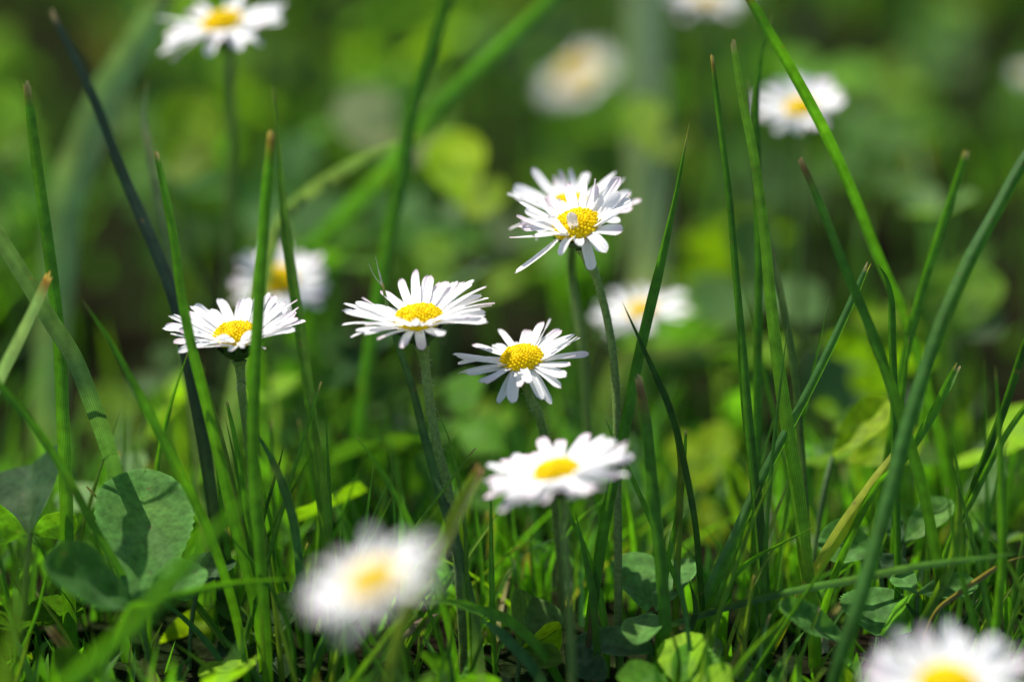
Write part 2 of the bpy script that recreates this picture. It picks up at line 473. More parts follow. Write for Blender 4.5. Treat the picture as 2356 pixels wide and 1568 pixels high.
PALETTE = np.array([FRESH, FRESH, MID, MID, DEEP, BLUE, (0.11, 0.21, 0.012), (0.20, 0.20, 0.05)])
PW = np.array([.2, .15, .18, .12, .1, .12, .1, .03]); PW /= PW.sum()
def scatter(n, y0, y1, half0, slope):
    y = rng.uniform(y0, y1, n * 3); x = rng.uniform(-1, 1, n * 3) * (half0 + slope * y1)
    k = np.abs(x) < half0 + slope * y
    return np.stack([x[k], y[k]], 1)[:n]
def limit_height(xy, h, ytop_near=1400.0):
    """mown and trodden turf: shorter on the near side of the clearing round the daisies"""
    d = xy[:, 1] / math.cos(R(PITCH))
    return h
def turf():
    parts = []
    # near strip, focal strip, behind, far
    for (n, y0, y1, h0, hs, hmax, w0, w1) in ((2200, -0.10, 0.30, 17, 6, 30, 1.3, 2.6), (2000, 0.30, 0.372, 19, 7, 32, 1.0, 2.4), (3600, 0.372, 0.46, 16, 7, 36, 0.9, 2.0), (3400, 0.46, 0.80, 26, 11, 80, 1.8, 3.6), (4200, 0.80, 1.80, 30, 13, 90, 2.4, 4.6)):
        xy = scatter(n, y0, y1, 0.16, 0.34)
        n = len(xy)
        keep = np.array([noise.noise(Vector((a * 17, b * 17, 3))) for a, b in xy]) > (0.0 if y0 > .45 else -.3) + rng.uniform(-.2, .2, n)
        xy = xy[keep]; n = len(xy)
        h = np.clip(rng.normal(h0, hs, n), 8, hmax) / 1000
        tall = rng.uniform(0, 1, n) < (0.085 if y0 > 0.45 else 0.0)
        h[tall] = rng.uniform(0.045, max(0.05, hmax / 1000), tall.sum())
        if y0 < 0.37: h = np.minimum(h, np.maximum(0.006, frame_floor(xy) + rng.uniform(-0.004, 0.005, n)))
        keep = ~in_gap(xy, h); xy, h = xy[keep], h[keep]; n = len(xy)
        wd = rng.uniform(w0, w1, n) / 1000
        pw = PW if y0 < .4 else PW * np.array([.8, .8, 1, 1.2, 2.6, 1.2, .8, 1]); pw = pw / pw.sum()
        cols = PALETTE[rng.choice(len(PALETTE), n, p=pw)] * rng.uniform(0.75, 1.25, (n, 1)) * (1.25 if y0 < .46 else 1.0)  # nearer strips coloured brighter, standing in for more sunlight
        parts.append(turf_blades(xy, h, wd, rng.normal(0, 0.35, n), rng.normal(0.25, 0.35, n), rng.uniform(0, 2 * math.pi, n), cols))
    v = np.concatenate([p[0] for p in parts]); c = np.concatenate([p[2] for p in parts]); uv = np.concatenate([p[3] for p in parts])
    off, fs = 0, []
    for p in parts:
        fs.append(p[1] + off); off += len(p[0])
    me = make_mesh("grass", v, np.concatenate(fs), c, uv, M_BLADE)
    tag(link("grass", me), "short dense lawn grass covering the ground", "grass", None, "stuff")
turf()

def leaflet_grid(L, W, fold, curl, nu=9, ns=9, tooth=0.0, seed=0):
    """obovate clover leaflet along +Y from the origin, face +Z; returns rows, uvs"""
    r = random.Random(seed)
    rows, uvs = [], []
    for i in range(nu):
        t = i / (nu - 1)
        wv = math.sin(math.pi * min(1, t ** 1.25 * 0.999 + 0.001)) ** 0.62 if 0 < t < 1 else 0.02
        wv = max(0.03, wv)
        row, uu = [], []
        for j in range(ns):
            s = -1 + 2 * j / (ns - 1)
            x = s * W / 2 * wv
            y = t * L - (0.05 * L * (1 - abs(s)) ** 2 if i == nu - 1 else 0) + 0.07 * L * abs(s) * math.sin(math.pi * t)
            if tooth and j in (0, ns - 1) and 0.25 < t < 0.97:
                x *= 1 + tooth * (1 if i % 2 else -1)
            z = abs(x) * math.tan(R(fold)) - curl * L * t * t + 0.012 * L * math.sin(t * 14 + s * 2)
            row.append(Vector((x, y, z))); uu.append(((s + 1) / 2, t))
        rows.append(row); uvs.append(uu)
    return rows, uvs

def clover_cover():
    V, F, C, U = [], [], [], []
    off = 0
    temps = []
    for k in range(6):
        rows, uvs = leaflet_grid(1.0, random.uniform(.78, .95), random.uniform(5, 24), random.uniform(-.1, .22), 6, 5, 0, k)
        temps.append((np.array([[tuple(p) for p in r] for r in rows]).reshape(-1, 3), np.array(uvs).reshape(-1, 2)))
    nu, ns = 6, 5
    idx = np.arange(nu * ns).reshape(nu, ns)
    q = np.stack([idx[:-1, :-1], idx[:-1, 1:], idx[1:, 1:], idx[1:, :-1]], -1).reshape(-1, 4)
    GREENS = [(0.055, 0.14, 0.018), (0.045, 0.115, 0.018), (0.07, 0.18, 0.016), (0.13, 0.25, 0.010), (0.030, 0.085, 0.018), (0.085, 0.16, 0.05)]
    for (n, y0, y1, zlo, zhi) in ((260, 0.05, 0.31, 6, 18), (90, 0.31, 0.40, 6, 18), (120, 0.40, 0.48, 8, 26), (700, 0.48, 0.85, 10, 48), (800, 0.85, 1.8, 12, 60)):
        for x, y in scatter(n, y0, y1, 0.16, 0.34):
            if noise.noise(Vector((x * 13, y * 13, 11))) < -0.05 + random.uniform(-.15, .15): continue
            z = random.uniform(zlo, zhi) / 1000
            if y < .372: z = min(z, max(.004, CAM_H - .415 * y / math.cos(R(PITCH)) - .014))
            if in_gap(np.array([[x, y]]), np.array([z]))[0]: continue
            nrm = Vector((random.gauss(0, .5), random.gauss(0, .5), 1)).normalized()
            a0 = random.uniform(0, 6.28)
            base = Vector((x, y, z))
            col = np.array(random.choice(GREENS)) * random.uniform(.6, 1.7)
            size = random.uniform(6.5, 13) / 1000 * (1.0 if y < .48 else 1.35 if y < .85 else 1.7)
            m0 = nrm.to_track_quat('Z', 'Y').to_matrix()
            for k in range(3):
                tv, tu = random.choice(temps)
                mt = m0 @ Matrix.Rotation(a0 + k * 2.094 + random.uniform(-.15, .15), 3, 'Z') @ Matrix.Rotation(random.uniform(-.1, .45), 3, 'X')
                V.append(tv * size @ np.array(mt).T + np.array(base)); F.append(q + off); off += nu * ns
                C.append(np.repeat((col * random.uniform(.85, 1.15))[None], nu * ns, 0)); U.append(tu)
            # leaf stalk
            f = Vector((x + random.uniform(-.008, .008), y + random.uniform(-.008, .008), -0.001))
            s = Vector((0.0006, 0, 0)); e = Vector((0, 0.0006, 0))
            V.append(np.array([tuple(f - s), tuple(f + e), tuple(f + s), tuple(base - s), tuple(base + e), tuple(base + s)]))
            F.append(np.array([[0, 1, 4, 3], [1, 2, 5, 4]]) + off); off += 6
            C.append(np.repeat((col * 1.1)[None], 6, 0)); U.append(np.full((6, 2), .5))
    me = make_mesh("clover_cover", np.concatenate(V), np.concatenate(F), np.concatenate(C), np.concatenate(U), M_LEAF)
    tag(link("clover_cover", me), "low clover leaves growing through the lawn grass", "clover", None, "stuff")
clover_cover()

# ------------------------------------------------------------------ daisies
def disc_mesh(seed):
    r = random.Random(seed)
    mb = MB()
    RD, HD = 0.0037, 0.0027
    rows, cols, uvs = [], [], []
    for i in range(9):
        a = i / 8 * math.pi / 2
        rr, z = RD * math.cos(a) if i < 8 else 1e-5, HD * math.sin(a) - 0.0004
        rows.append([Vector((rr * math.cos(k * math.pi / 10), rr * math.sin(k * math.pi / 10), z)) for k in range(20)])
        cols.append([(0.95, 0.74, 0.006)] * 20); uvs.append([(0, 0)] * 20)
    mb.grid(rows, cols, uvs, close=True)
    n = 210
    for k in range(n):
        f = math.sqrt((k + .5) / n); th = k * 2.39996
        rr = RD * 0.99 * f
        z = HD * math.sqrt(max(0, 1 - f * f)) - 0.0004
        nr = Vector((rr / RD ** 2 * math.cos(th), rr / RD ** 2 * math.sin(th), max(z, 0.0003) / HD ** 2)).normalized()
        c = Vector((rr * math.cos(th), rr * math.sin(th), z))
        fr = 0.00022 * r.uniform(.85, 1.2); ln = r.uniform(.00025, .00050) * (1.25 if f > .55 else .8)
        A = nr.orthogonal().normalized(); B = nr.cross(A)
        g = r.uniform(.85, 1.12)
        cc = (0.95 * g, 0.77 * g, 0.008) if f > .35 else (0.92 * g, 0.78 * g, 0.014)
        rows, cols, uvs = [], [], []
        for (q, hz) in ((0.8, 0), (1.0, .55), (0.75, .9), (0.05, 1.0)):
            rows.append([c + nr * (ln * hz) + (A * math.cos(m * math.pi / 3) + B * math.sin(m * math.pi / 3)) * (fr * q) for m in range(6)])
            cols.append([cc] * 6); uvs.append([(0, 0)] * 6)
        mb.grid(rows, cols, uvs, close=True)
    return mb.mesh("flower_disc", M_DISC)
DISCS = [disc_mesh(k) for k in range(2)]

def cup_mesh():
    mb = MB()
    rows, cols, uvs = [], [], []
    for (rr, z) in ((0.0007, -0.0042), (0.0011, -0.0034), (0.0022, -0.0022), (0.0030, -0.0010), (0.0031, -0.0003)):
        rows.append([Vector((rr * math.cos(k * math.pi / 10), rr * math.sin(k * math.pi / 10), z)) for k in range(20)])
        cols.append([(0.05, 0.10, 0.025)] * 20); uvs.append([(0, 0)] * 20)
    mb.grid(rows, cols, uvs, close=True)
    for k in range(13):                       # bracts
        a = k / 13 * 2 * math.pi
        d = Vector((math.cos(a), math.sin(a), 0)); s = Vector((-math.sin(a), math.cos(a), 0))
        rows, cols, uvs = [], [], []
        for t in (0, .25, .5, .75, 1.0):
            p = d * (0.0013 + 0.0031 * t ** .8) + Vector((0, 0, -0.0034 + 0.0030 * t))
            wv = 0.0008 * math.sin(math.pi * (0.15 + 0.82 * t)) + 0.00003
            rows.append([p - s * wv, p + d * 0.00018, p + s * wv]); cols.append([(0.045, 0.095, 0.022)] * 3); uvs.append([(0, t), (.5, t), (1, t)])
        mb.grid(rows, cols, uvs)
    return mb.mesh("bract_cup", M_STEM)
CUP = cup_mesh()

def petal_rows(L, W, elev, curl, twist, r0, ang, z0, tint, notch, seed):
    """one ray petal of a flower whose axis is +Z"""
    r = random.Random(seed)
    d = Vector((math.cos(ang), math.sin(ang), 0)); sd_ = Vector((-math.sin(ang), math.cos(ang), 0)); up = Vector((0, 0, 1))
    rows, cols, uvs = [], [], []
    p = d * r0 + up * z0
    n = 13
    side = r.uniform(-.12, .12)
    for i in range(n):
        t = 1 - (1 - i / (n - 1)) ** 1.5
        dt = t - (1 - (1 - max(0, i - 1) / (n - 1)) ** 1.5)
        a = elev + curl * t
        T = d * math.cos(a) + up * math.sin(a) + sd_ * side * t
        if i: p = p + T.normalized() * (L * dt)
        wv = 0.50 + 0.50 * min(1, t / 0.45) ** .8
        if t > 0.82: wv *= math.sqrt(max(0.06, 1 - ((t - .82) / .185) ** 2))
        Nn = (up * math.cos(a) - d * math.sin(a))
        tw = twist * t
        S = sd_ * math.cos(tw) + Nn * math.sin(tw); N2 = Nn * math.cos(tw) - sd_ * math.sin(tw)
        row, cc, uu = [], [], []
        for s in (-1, -.66, -.33, 0, .33, .66, 1):
            q = p + S * (s * W / 2 * wv) + N2 * (0.10 * W * (s * s) - 0.03 * W * math.cos(s * 9.4)) * (1 - .35 * t)
            if i == n - 1: q = q - T * (notch * L * 0.03 * math.cos(s * 6.3 + seed))
            row.append(q)
            k = max(0, (t - .55) / .45) * tint
            base = Vector((0.90, 0.90, 0.91)).lerp(Vector((0.80, 0.52, 0.66)), k)
            if t < .18: base = base.lerp(Vector((0.80, 0.82, 0.60)), (1 - t / .18) * .6)
            cc.append((base.x, base.y, base.z)); uu.append(((s + 1) / 2, t))
        rows.append(row); cols.append(cc); uvs.append(uu)
    return rows, cols, uvs

_dz = [0]
def daisy(label, c, diam_px, e, r, stem, cup=12, ragged=0.3, npet=42, droop=(), curl=-8, stem_w=23, disc_k=1.0, col=(0.150, 0.245, 0.050), tint=.55, missing=(), pw=1.0):
    """c: (x, y, depth) of the disc; e / r: how the face is turned; stem: (x, y, depth) points down"""
    _dz[0] += 1
    rd = random.Random(100 + _dz[0])
    ctr = P(*c)
    nrm = facing(e, r).normalized()
    rot = nrm.to_track_quat('Z', 'Y').to_matrix()
    # turn so that local +X is the viewer's right
    x = rot @ Vector((1, 0, 0)); y = rot @ Vector((0, 1, 0))
    ph = math.atan2(RGT.dot(y), RGT.dot(x))
    rot = rot @ Matrix.Rotation(ph, 3, 'Z')
    sc = diam_px * mm(c[2]) / 2 / 0.0112
    top = ctr - nrm * 0.0040 * sc
    s0 = P(*stem[0])
    line = to_ground([top, top + ((s0 - top).normalized() * .55 - nrm * .45) * 0.0038 * sc] + [P(*p) for p in stem])
    foot = line[-1]
    root = empty("daisy", foot, label, "daisy", "white daisies in the lawn")
    # stem
    mb = MB(); rows, cols, uvs = [], [], []
    n = 34; ln = spline(line, n)
    hw = stem_w * mm(c[2]) / 2
    for i, p in enumerate(ln):
        t = i / (n - 1)
        T = (ln[min(n - 1, i + 1)] - ln[max(0, i - 1)]).normalized()
        A = T.cross(Vector((0.3, 1, 0.1))).normalized(); B = T.cross(A)
        rr = hw * (0.88 + .75 * math.exp(-t * 30)) * (1 + .05 * noise.noise(p * 300))
        rows.append([p + (A * math.cos(k * math.pi / 5) + B * math.sin(k * math.pi / 5)) * rr for k in range(10)])
        g = Vector(col).lerp(Vector((0.085, 0.055, 0.03)), .4 * max(0, t - .35))
        cols.append([(g.x, g.y, g.z)] * 10); uvs.append([(0, t)] * 10)
    mb.grid(rows, cols, uvs, close=True)
    rh = random.Random(_dz[0])
    if abs(c[2] - FOCUS) < 0.03:              # fine hairs on the stalk
        for k in range(220):
            i = rh.randrange(1, n - 2); p = ln[i].lerp(ln[i + 1], rh.random())
            T = (ln[i + 1] - ln[i]).normalized(); a = rh.uniform(0, 6.28)
            A = T.orthogonal().normalized(); B = T.cross(A); o = A * math.cos(a) + B * math.sin(a)
            q = p + o * hw * .9; z = q + o * rh.uniform(.0003, .0008) + T * rh.uniform(-.0003, .0003)
            b = len(mb.v); s = T * 0.000035
            mb.v += [tuple(q - s), tuple(q + s), tuple(z)]; mb.c += [(0.35, 0.38, 0.28)] * 3; mb.uv += [(0, 0)] * 3; mb.f.append((b, b + 1, b + 2))
    link("stem", mb.mesh("stem", M_STEM, foot), root)
    def placed(name, data):
        o = link(name, data, root)
        o.matrix_local = Matrix.Translation(ctr - foot) @ rot.to_4x4() @ Matrix.Scale(sc, 4)
        return o
    cupo = placed("bract_cup", CUP)
    dsc = placed("flower_disc", DISCS[_dz[0] % 2]); dsc.scale = dsc.scale * disc_k
    for k in range(npet):
        layer = k % 2
        ang = (k + rd.uniform(-.35, .35)) / npet * 2 * math.pi
        dg = math.degrees(ang) % 360
        if any(a0 <= dg <= a1 for a0, a1 in missing) : continue
        el = R(cup + (5 if layer else -4) + rd.gauss(0, 4 + 9 * ragged))
        cu = R(curl + rd.gauss(0, 7 + 12 * ragged))
        L = 0.0087 * rd.uniform(.90 - .2 * ragged, 1.06)
        for dr in droop:
            if dr[0] <= dg <= dr[1]:
                el, cu = R(dr[2] + rd.gauss(0, 5)), R(dr[3] + rd.gauss(0, 5))
                if len(dr) > 4: L *= dr[4]
        W = 0.0020 * pw * rd.uniform(.78, 1.2)
        rows, cols, uvs = petal_rows(L, W, el, cu, rd.gauss(0, .25 + .5 * ragged), 0.0029, ang, -0.0004 + 0.00035 * layer, tint if rd.random() < .4 else tint * .15, rd.uniform(.3, 1.2), k + 100 * _dz[0])
        pm = MB(); pm.grid(rows, cols, uvs)
        placed("petal", pm.mesh("petal", M_PETAL))
    return root

daisy("sharp white daisy cut by two upright grass blades crossing its petals", (545, 776, .394), 318, 20, 4,
      [(556, 900, .395), (572, 1020, .398), (590, 1180, .402)], cup=26, ragged=.2, npet=50, pw=.86, curl=-12)
daisy("wide sharp white daisy beside a frayed grass tip, with a bent front petal", (963, 738, .391), 338, 19, 8,
      [(985, 900, .392), (1002, 1010, .392), (1032, 1130, .393), (1052, 1280, .394), (1062, 1420, .396)], cup=26, ragged=.16, npet=50, pw=.84, curl=-12, droop=((271, 279, 5, -80, .55),), stem_w=25)
daisy("crisp flat white daisy directly above the slightly blurred tilted one, its left petals lying level", (1201, 828, .394), 298, 24, 9,
      [(1238, 950, .396), (1258, 1030, .399), (1275, 1150, .404)], cup=12, ragged=.35, npet=38, pw=.92, curl=-5, droop=((284, 300, -22, -22, .9), (240, 258, -12, -15, .8)), missing=((120, 128), (152, 160)))
daisy("tallest sharp white daisy with ragged drooping petals on a long bare stem", (1328, 522, .394), 306, 29, 15,
      [(1366, 620, .396), (1392, 710, .397), (1410, 810, .397), (1418, 920, .397), (1420, 1060, .397), (1422, 1250, .396)], cup=26, ragged=.75, npet=34, pw=.95, disc_k=1.08, curl=-14, droop=((256, 270, 62, 60, .55), (276, 288, -62, -12, .95), (300, 315, -50, -15, .6), (203, 213, -16, -4, 1.12), (226, 236, 50, 20, .8)), stem_w=22)
daisy("soft white daisy hidden behind the tallest ragged daisy", (1316, 480, .412), 300, 28, 2,
      [(1315, 640, .424), (1340, 800, .424), (1350, 930, .426)], cup=14, ragged=.5, npet=36)
daisy("slightly blurred white daisy lower right of centre, tilted over dark stems", (1281, 1090, .364), 334, 13, 13,
      [(1296, 1210, .362), (1306, 1330, .362), (1312, 1450, .364)], cup=9, ragged=.12, npet=64, curl=-6, disc_k=.95)
daisy("blurred leaning white daisy low in the near turf, left of the arched blades", (862, 1342, .295), 328, 22, 23,
      [(880, 1480, .296), (900, 1640, .30)], cup=12, ragged=.2, npet=38, pw=.85, disc_k=1.2)
daisy("large blurred white daisy in the bottom right corner, nearest the lens", (2180, 1584, .322), 384, 30, 3,
      [(2190, 1700, .324)], cup=14, ragged=.3, npet=38, pw=.9, disc_k=1.1)
daisy("large soft white daisy at the top edge above a dark leaning blade", (514, 58, .458), 300, 24, 12,
      [(528, 160, .460), (534, 300, .464), (530, 430, .468)], cup=8, ragged=.35, npet=36)
daisy("very blurred whitish daisy with its yellow centre up, far back in the lawn", (1335, 178, .70), 180, 34, 34,
      [(1350, 300, .70), (1352, 360, .70)], cup=6, ragged=.3, npet=34, disc_k=1.5)
daisy("blurred white daisy behind a long green blade that slants across it", (1842, 252, .478), 225, 34, 8,
      [(1850, 360, .482), (1846, 470, .486)], cup=22, ragged=.5, npet=34)
daisy("blurred white daisy standing upright behind the flower with two crossing blades", (642, 648, .468), 224, 50, 0,
      [(640, 760, .470), (630, 850, .472)], cup=8, ragged=.25, npet=38, disc_k=1.15)
daisy("blurred white daisy behind the bare stem of the tallest one, bright on one side", (1478, 718, .486), 226, 22, 8,
      [(1490, 800, .488), (1480, 880, .49)], cup=10, ragged=.35, npet=36)
daisy("white daisy cropped by the top edge beside a pale blurred leaf", (1628, -2, .58), 190, 26, -6,
      [(1640, 110, .58), (1636, 240, .59)], cup=8, ragged=.3, npet=34)
daisy("small blurred white daisy cropped by the right edge of the view", (2372, 172, .62), 80, 30, 0,
      [(2378, 240, .62), (2376, 330, .625)], cup=10, ragged=.3, npet=30)
daisy("small faint daisy seen edge on, low in the shade behind the centre stems", (915, 984, .50), 105, 10, 4,
      [(925, 1010, .502)], cup=10, ragged=.3, npet=30, disc_k=.8)

# ------------------------------------------------------------------ tall grass blades
B = blade
B("upright blade with a brown cut tip on the far left, ribbed along its middle", [(60, 195, .402), (76, 330, .400), (100, 500, .398), (121, 660, .396), (135, 800, .395), (142, 950, .394), (149, 1090, .394), (153, 1260, .394)], (24, 30, 33, 34), FRESH, (25, 10), 16)
B("dark blue-green blade leaning from the top left with a withered tip", [(118, 30, .424), (200, 195, .420), (285, 410, .416), (345, 550, .412), (398, 690, .408), (435, 860, .404), (470, 1050, .402)], (18, 28, 30, 28), (0.020, 0.045, 0.026), (40, 40), 10)
B("blade with a pale cut tip crossing the left petals of the twice-crossed daisy", [(358, 350, .389), (384, 470, .387), (401, 570, .386), (416, 680, .385), (440, 800, .384), (480, 960, .386), (535, 1190, .388), (585, 1390, .39)], (18, 25, 28, 28), FRESH, (20, 10), 20)
B("broad bright blade with blunt tan tip crossing the yellow centre of a daisy", [(622, 296, .376), (607, 450, .377), (594, 620, .378), (583, 800, .379), (576, 960, .38), (578, 1100, .381), (590, 1260, .382)], (30, 38, 36, 34), MID, (22, 34), 30)
B("long bright blade just behind the broad blunt blade, passing the daisy's right petals", [(627, 190, .418), (642, 350, .414), (655, 520, .41), (684, 730, .406), (705, 880, .403), (725, 1050, .401), (748, 1230, .40)], (14, 28, 28, 34), (0.085, 0.20, 0.016), (10, 25), 18, 'point')
B("thin pale blurred blade with bent tip left of the cut-tipped blade", [(338, 185, .432), (331, 270, .43), (343, 340, .428), (360, 440, .426), (390, 600, .424)], (16, 22, 18), PALE, (0, 0), 10, 'point')
B("arched glossy blade with its white highlight painted pale, behind the left daisies", [(975, 312, .452), (885, 338, .45), (790, 386, .448), (690, 455, .446), (640, 520, .445), (600, 640, .446)], (10, 30, 36, 32), (0.11, 0.18, 0.10), (48, 50), 8, 'point')  # pale base colour stands in for the highlight along the arch
B("blurred upright green blade crossing the diagonal one at top centre", [(1050, -60, .448), (1010, 60, .446), (965, 190, .444), (938, 290, .442), (925, 400, .441), (890, 560, .44)], (24, 36, 36, 30), MID, (15, 15), 14, 'none')
B("wide blurred blade slanting from the top edge down behind the wide daisy", [(1300, -40, .468), (1190, 70, .466), (1060, 190, .464), (960, 300, .462), (860, 420, .474), (740, 540, .49), (640, 650, .50)], (38, 44, 44, 40), (0.060, 0.165, 0.03), (25, 25), 14, 'none')
B("long kinked blade slanting across the blurred daisy at upper right", [(1712, -20, .384), (1742, 30, .385), (1772, 84, .386), (1812, 150, .390), (1862, 240, .396), (1908, 330, .402), (1962, 450, .408), (2022, 600, .414), (2090, 760, .42)], (24, 28, 30, 28, 28), MID, (15, 20), 22)
B("slim upright blade with a tan cut tip, leftmost of the tall right cluster", [(1637, 130, .394), (1650, 250, .394), (1675, 450, .394), (1691, 640, .394), (1705, 800, .394), (1718, 960, .394), (1736, 1150, .394), (1755, 1350, .394), (1766, 1500, .394)], (13, 18, 22, 28, 30), MID, (25, 30), 24)
B("tall slim blade with split brown tip, bright green lower down", [(1685, 95, .396), (1705, 220, .395), (1731, 350, .394), (1755, 520, .394), (1772, 700, .394), (1790, 850, .394), (1812, 1000, .394), (1836, 1150, .394), (1852, 1300, .394), (1868, 1420, .394)], (18, 24, 32, 34, 30), (0.135, 0.30, 0.016), (-25, -25), -12)
B("soft thin blade rising to the kink of the slanting blade", [(1778, 30, .414), (1752, 130, .412), (1738, 240, .411), (1740, 400, .41), (1745, 600, .41), (1742, 820, .408), (1740, 1000, .406)], (12, 20, 22, 24), MID, (20, 20), 18, 'point')
B("pale short-tipped blade between two slim tall blades on the right", [(1722, 180, .412), (1725, 280, .41), (1738, 420, .408), (1770, 560, .406), (1800, 700, .404), (1825, 850, .403), (1840, 1000, .402)], (16, 18, 18), (0.09, 0.15, 0.05), (10, 20), 15, 'point')
B("tall straight dark blade with lit right edge, right of the tallest daisy", [(1586, 282, .396), (1552, 450, .395), (1521, 580, .394), (1491, 700, .394), (1461, 830, .393), (1436, 960, .392), (1402, 1120, .392), (1377, 1250, .393), (1355, 1410, .394)], (26, 32, 34, 34, 30), MID, (32, 28), 34, 'point')
B("thin dark pointed blade crossing the tall straight dark blade", [(1432, 695, .391), (1470, 780, .391), (1510, 870, .391), (1543, 950, .391), (1572, 1060, .392), (1598, 1200, .392), (1610, 1330, .393)], (14, 17, 16, 14), DEEP, (25, 10), 18, 'point')
B("blunt mid-green blade standing in front of the thin dark pointed one", [(1468, 872, .387), (1488, 1000, .386), (1500, 1130, .386), (1518, 1300, .386), (1530, 1450, .386)], (26, 32, 34), MID, (20, 10), 20)
B("frayed pale tip of a short blade leaning right beside the thin dark one", [(1500, 852, .392), (1530, 910, .392), (1552, 975, .392), (1566, 1060, .393), (1562, 1150, .394)], (16, 20, 18), (0.10, 0.15, 0.03), (10, 30), 20)
B("olive cut-tipped blade leaning right over the folded blue-green blade", [(1840, 370, .386), (1888, 480, .385), (1930, 590, .384), (1972, 690, .384), (2012, 790, .384), (2050, 900, .385), (2080, 990, .386), (2120, 1130, .388)], (20, 26, 30, 28), MID, (30, 25), 20)
B("cut-tipped upright blade in the upper right leaning left at its foot", [(2220, 355, .414), (2190, 450, .413), (2150, 570, .412), (2122, 660, .411), (2090, 780, .41), (2060, 930, .408)], (22, 24, 22, 20), FRESH, (15, 20), 18)
B("broadest long blade slanting down from the right edge, half light half dark", [(2440, 235, .384), (2360, 365, .382), (2292, 490, .38), (2230, 605, .378), (2170, 740, .376), (2122, 880, .374), (2082, 1010, .372), (2052, 1130, .37), (2010, 1280, .368), (1972, 1410, .366), (1930, 1540, .366)], (34, 42, 44, 46, 44), (0.062, 0.185, 0.026), (10, 10), -28)
B("folded blue-green blade with a white frayed tip, slanting left to its foot", [(1996, 612, .394), (1962, 690, .394), (1910, 802, .394), (1850, 922, .394), (1790, 1032, .394), (1740, 1130, .394), (1690, 1240, .394), (1635, 1355, .394)], (22, 28, 34, 34), (0.075, 0.20, 0.040), (10, 10), -30)
B("slim upright blade with a hooked tip beside the white-tipped folded one", [(2018, 606, .395), (2038, 640, .395), (2048, 690, .395), (2050, 780, .395), (2054, 900, .395), (2056, 1040, .395), (2060, 1150, .395)], (12, 22, 22, 20), MID, (25, 20), 26, 'point')
B("short blade with a forked tan tip near the broadest slanting blade", [(2200, 846, .395), (2172, 900, .394), (2140, 960, .394), (2105, 1015, .393), (2060, 1075, .393), (2000, 1140, .393)], (24, 22, 20, 16), FRESH, (10, 40), 16)
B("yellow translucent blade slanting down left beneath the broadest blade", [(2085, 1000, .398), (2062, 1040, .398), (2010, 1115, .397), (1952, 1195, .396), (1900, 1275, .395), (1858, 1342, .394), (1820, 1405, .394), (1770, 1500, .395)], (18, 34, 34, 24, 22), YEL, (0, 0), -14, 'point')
B("dark blade at the right edge curving down left", [(2400, 700, .40), (2356, 790, .40), (2315, 915, .40), (2283, 1000, .40), (2240, 1110, .40), (2200, 1220, .40)], (22, 26, 24, 18), DEEP, (20, 30), 30)
B("thin blade at the right edge below the dark curving one", [(2400, 890, .40), (2340, 960, .40), (2290, 1040, .399), (2235, 1150, .399), (2180, 1260, .398)], (14, 18, 16), FRESH, (20, 0), 20)
B("silvery curved blade on the far left, its sheen painted pale, darkening downwards", [(-30, 500, .386), (0, 545, .387), (60, 640, .389), (120, 740, .391), (170, 820, .392), (210, 920, .393), (242, 1010, .398), (266, 1095, .405), (285, 1200, .41)], (34, 38, 40, 36, 28), (0.11, 0.19, 0.10), (-42, 20), 8, 'none', col2=(0.03, 0.10, 0.03))  # sheen painted as a pale upper colour, fading to dark green at the foot
B("short cut blade with a painted silvery sheen, crossing the curved blade on the far left", [(110, 634, .384), (70, 720, .382), (30, 800, .38), (-10, 880, .378), (-60, 1000, .376)], (24, 28, 28), (0.17, 0.27, 0.19), (52, 52), 8)  # silvery sheen of sky and sun put into the base colour
B("soft green blade slanting right under the curved silvery blade", [(188, 688, .378), (250, 780, .378), (310, 890, .378), (352, 970, .379), (400, 1060, .38), (440, 1140, .382), (490, 1250, .384)], (12, 24, 24, 22), FRESH, (15, 15), 16, 'point')
B("green blade entering from the left edge over the dark folded clover", [(-40, 840, .372), (0, 890, .373), (60, 960, .374), (115, 1035, .376), (172, 1130, .378), (225, 1230, .38), (290, 1345, .382)], (16, 22, 22, 18), MID, (15, 15), 18)
B("thin blade leaning right below the left petals of the twice-crossed daisy", [(436, 800, .402), (402, 900, .402), (374, 1000, .402), (360, 1080, .402), (350, 1200, .402)], (8, 14, 16), FRESH, (10, 10), 20, 'point')
B("yellowish grooved blade beginning below the twice-crossed daisy", [(458, 820, .396), (488, 930, .395), (516, 1050, .394), (552, 1200, .394), (592, 1350, .394), (622, 1490, .394)], (14, 24, 26, 26), (0.12, 0.20, 0.03), (5, 15), 24, 'point')
B("slender blade with a pink tip just left of the daisy stem below it", [(522, 926, .394), (540, 1010, .394), (556, 1110, .394), (572, 1240, .394), (590, 1400, .394)], (10, 18, 18), FRESH, (15, 20), 22)
B("soft blue-green blade curving right past the foot of the broad blunt blade", [(560, 960, .384), (610, 1030, .384), (648, 1110, .385), (676, 1210, .386), (690, 1320, .387), (706, 1450, .388)], (14, 22, 22, 16), BLUE, (15, 15), 16, 'point')
B("blade with frayed hairlike tip behind the wide sharp daisy", [(880, 655, .397), (893, 715, .397), (912, 785, .397), (948, 895, .396), (974, 1000, .395), (1000, 1095, .394), (1030, 1190, .392), (1060, 1300, .391), (1090, 1440, .391)], (8, 16, 22, 26, 30, 30), (0.06, 0.13, 0.05), (20, 15), 18)
B("hair-thin bright blade hugging the stem of the wide sharp daisy", [(1004, 940, .39), (1036, 1020, .39), (1056, 1110, .39), (1070, 1220, .39), (1073, 1310, .39), (1078, 1420, .39)], (6, 11, 12, 12), (0.10, 0.22, 0.02), (15, 10), 20, 'point')
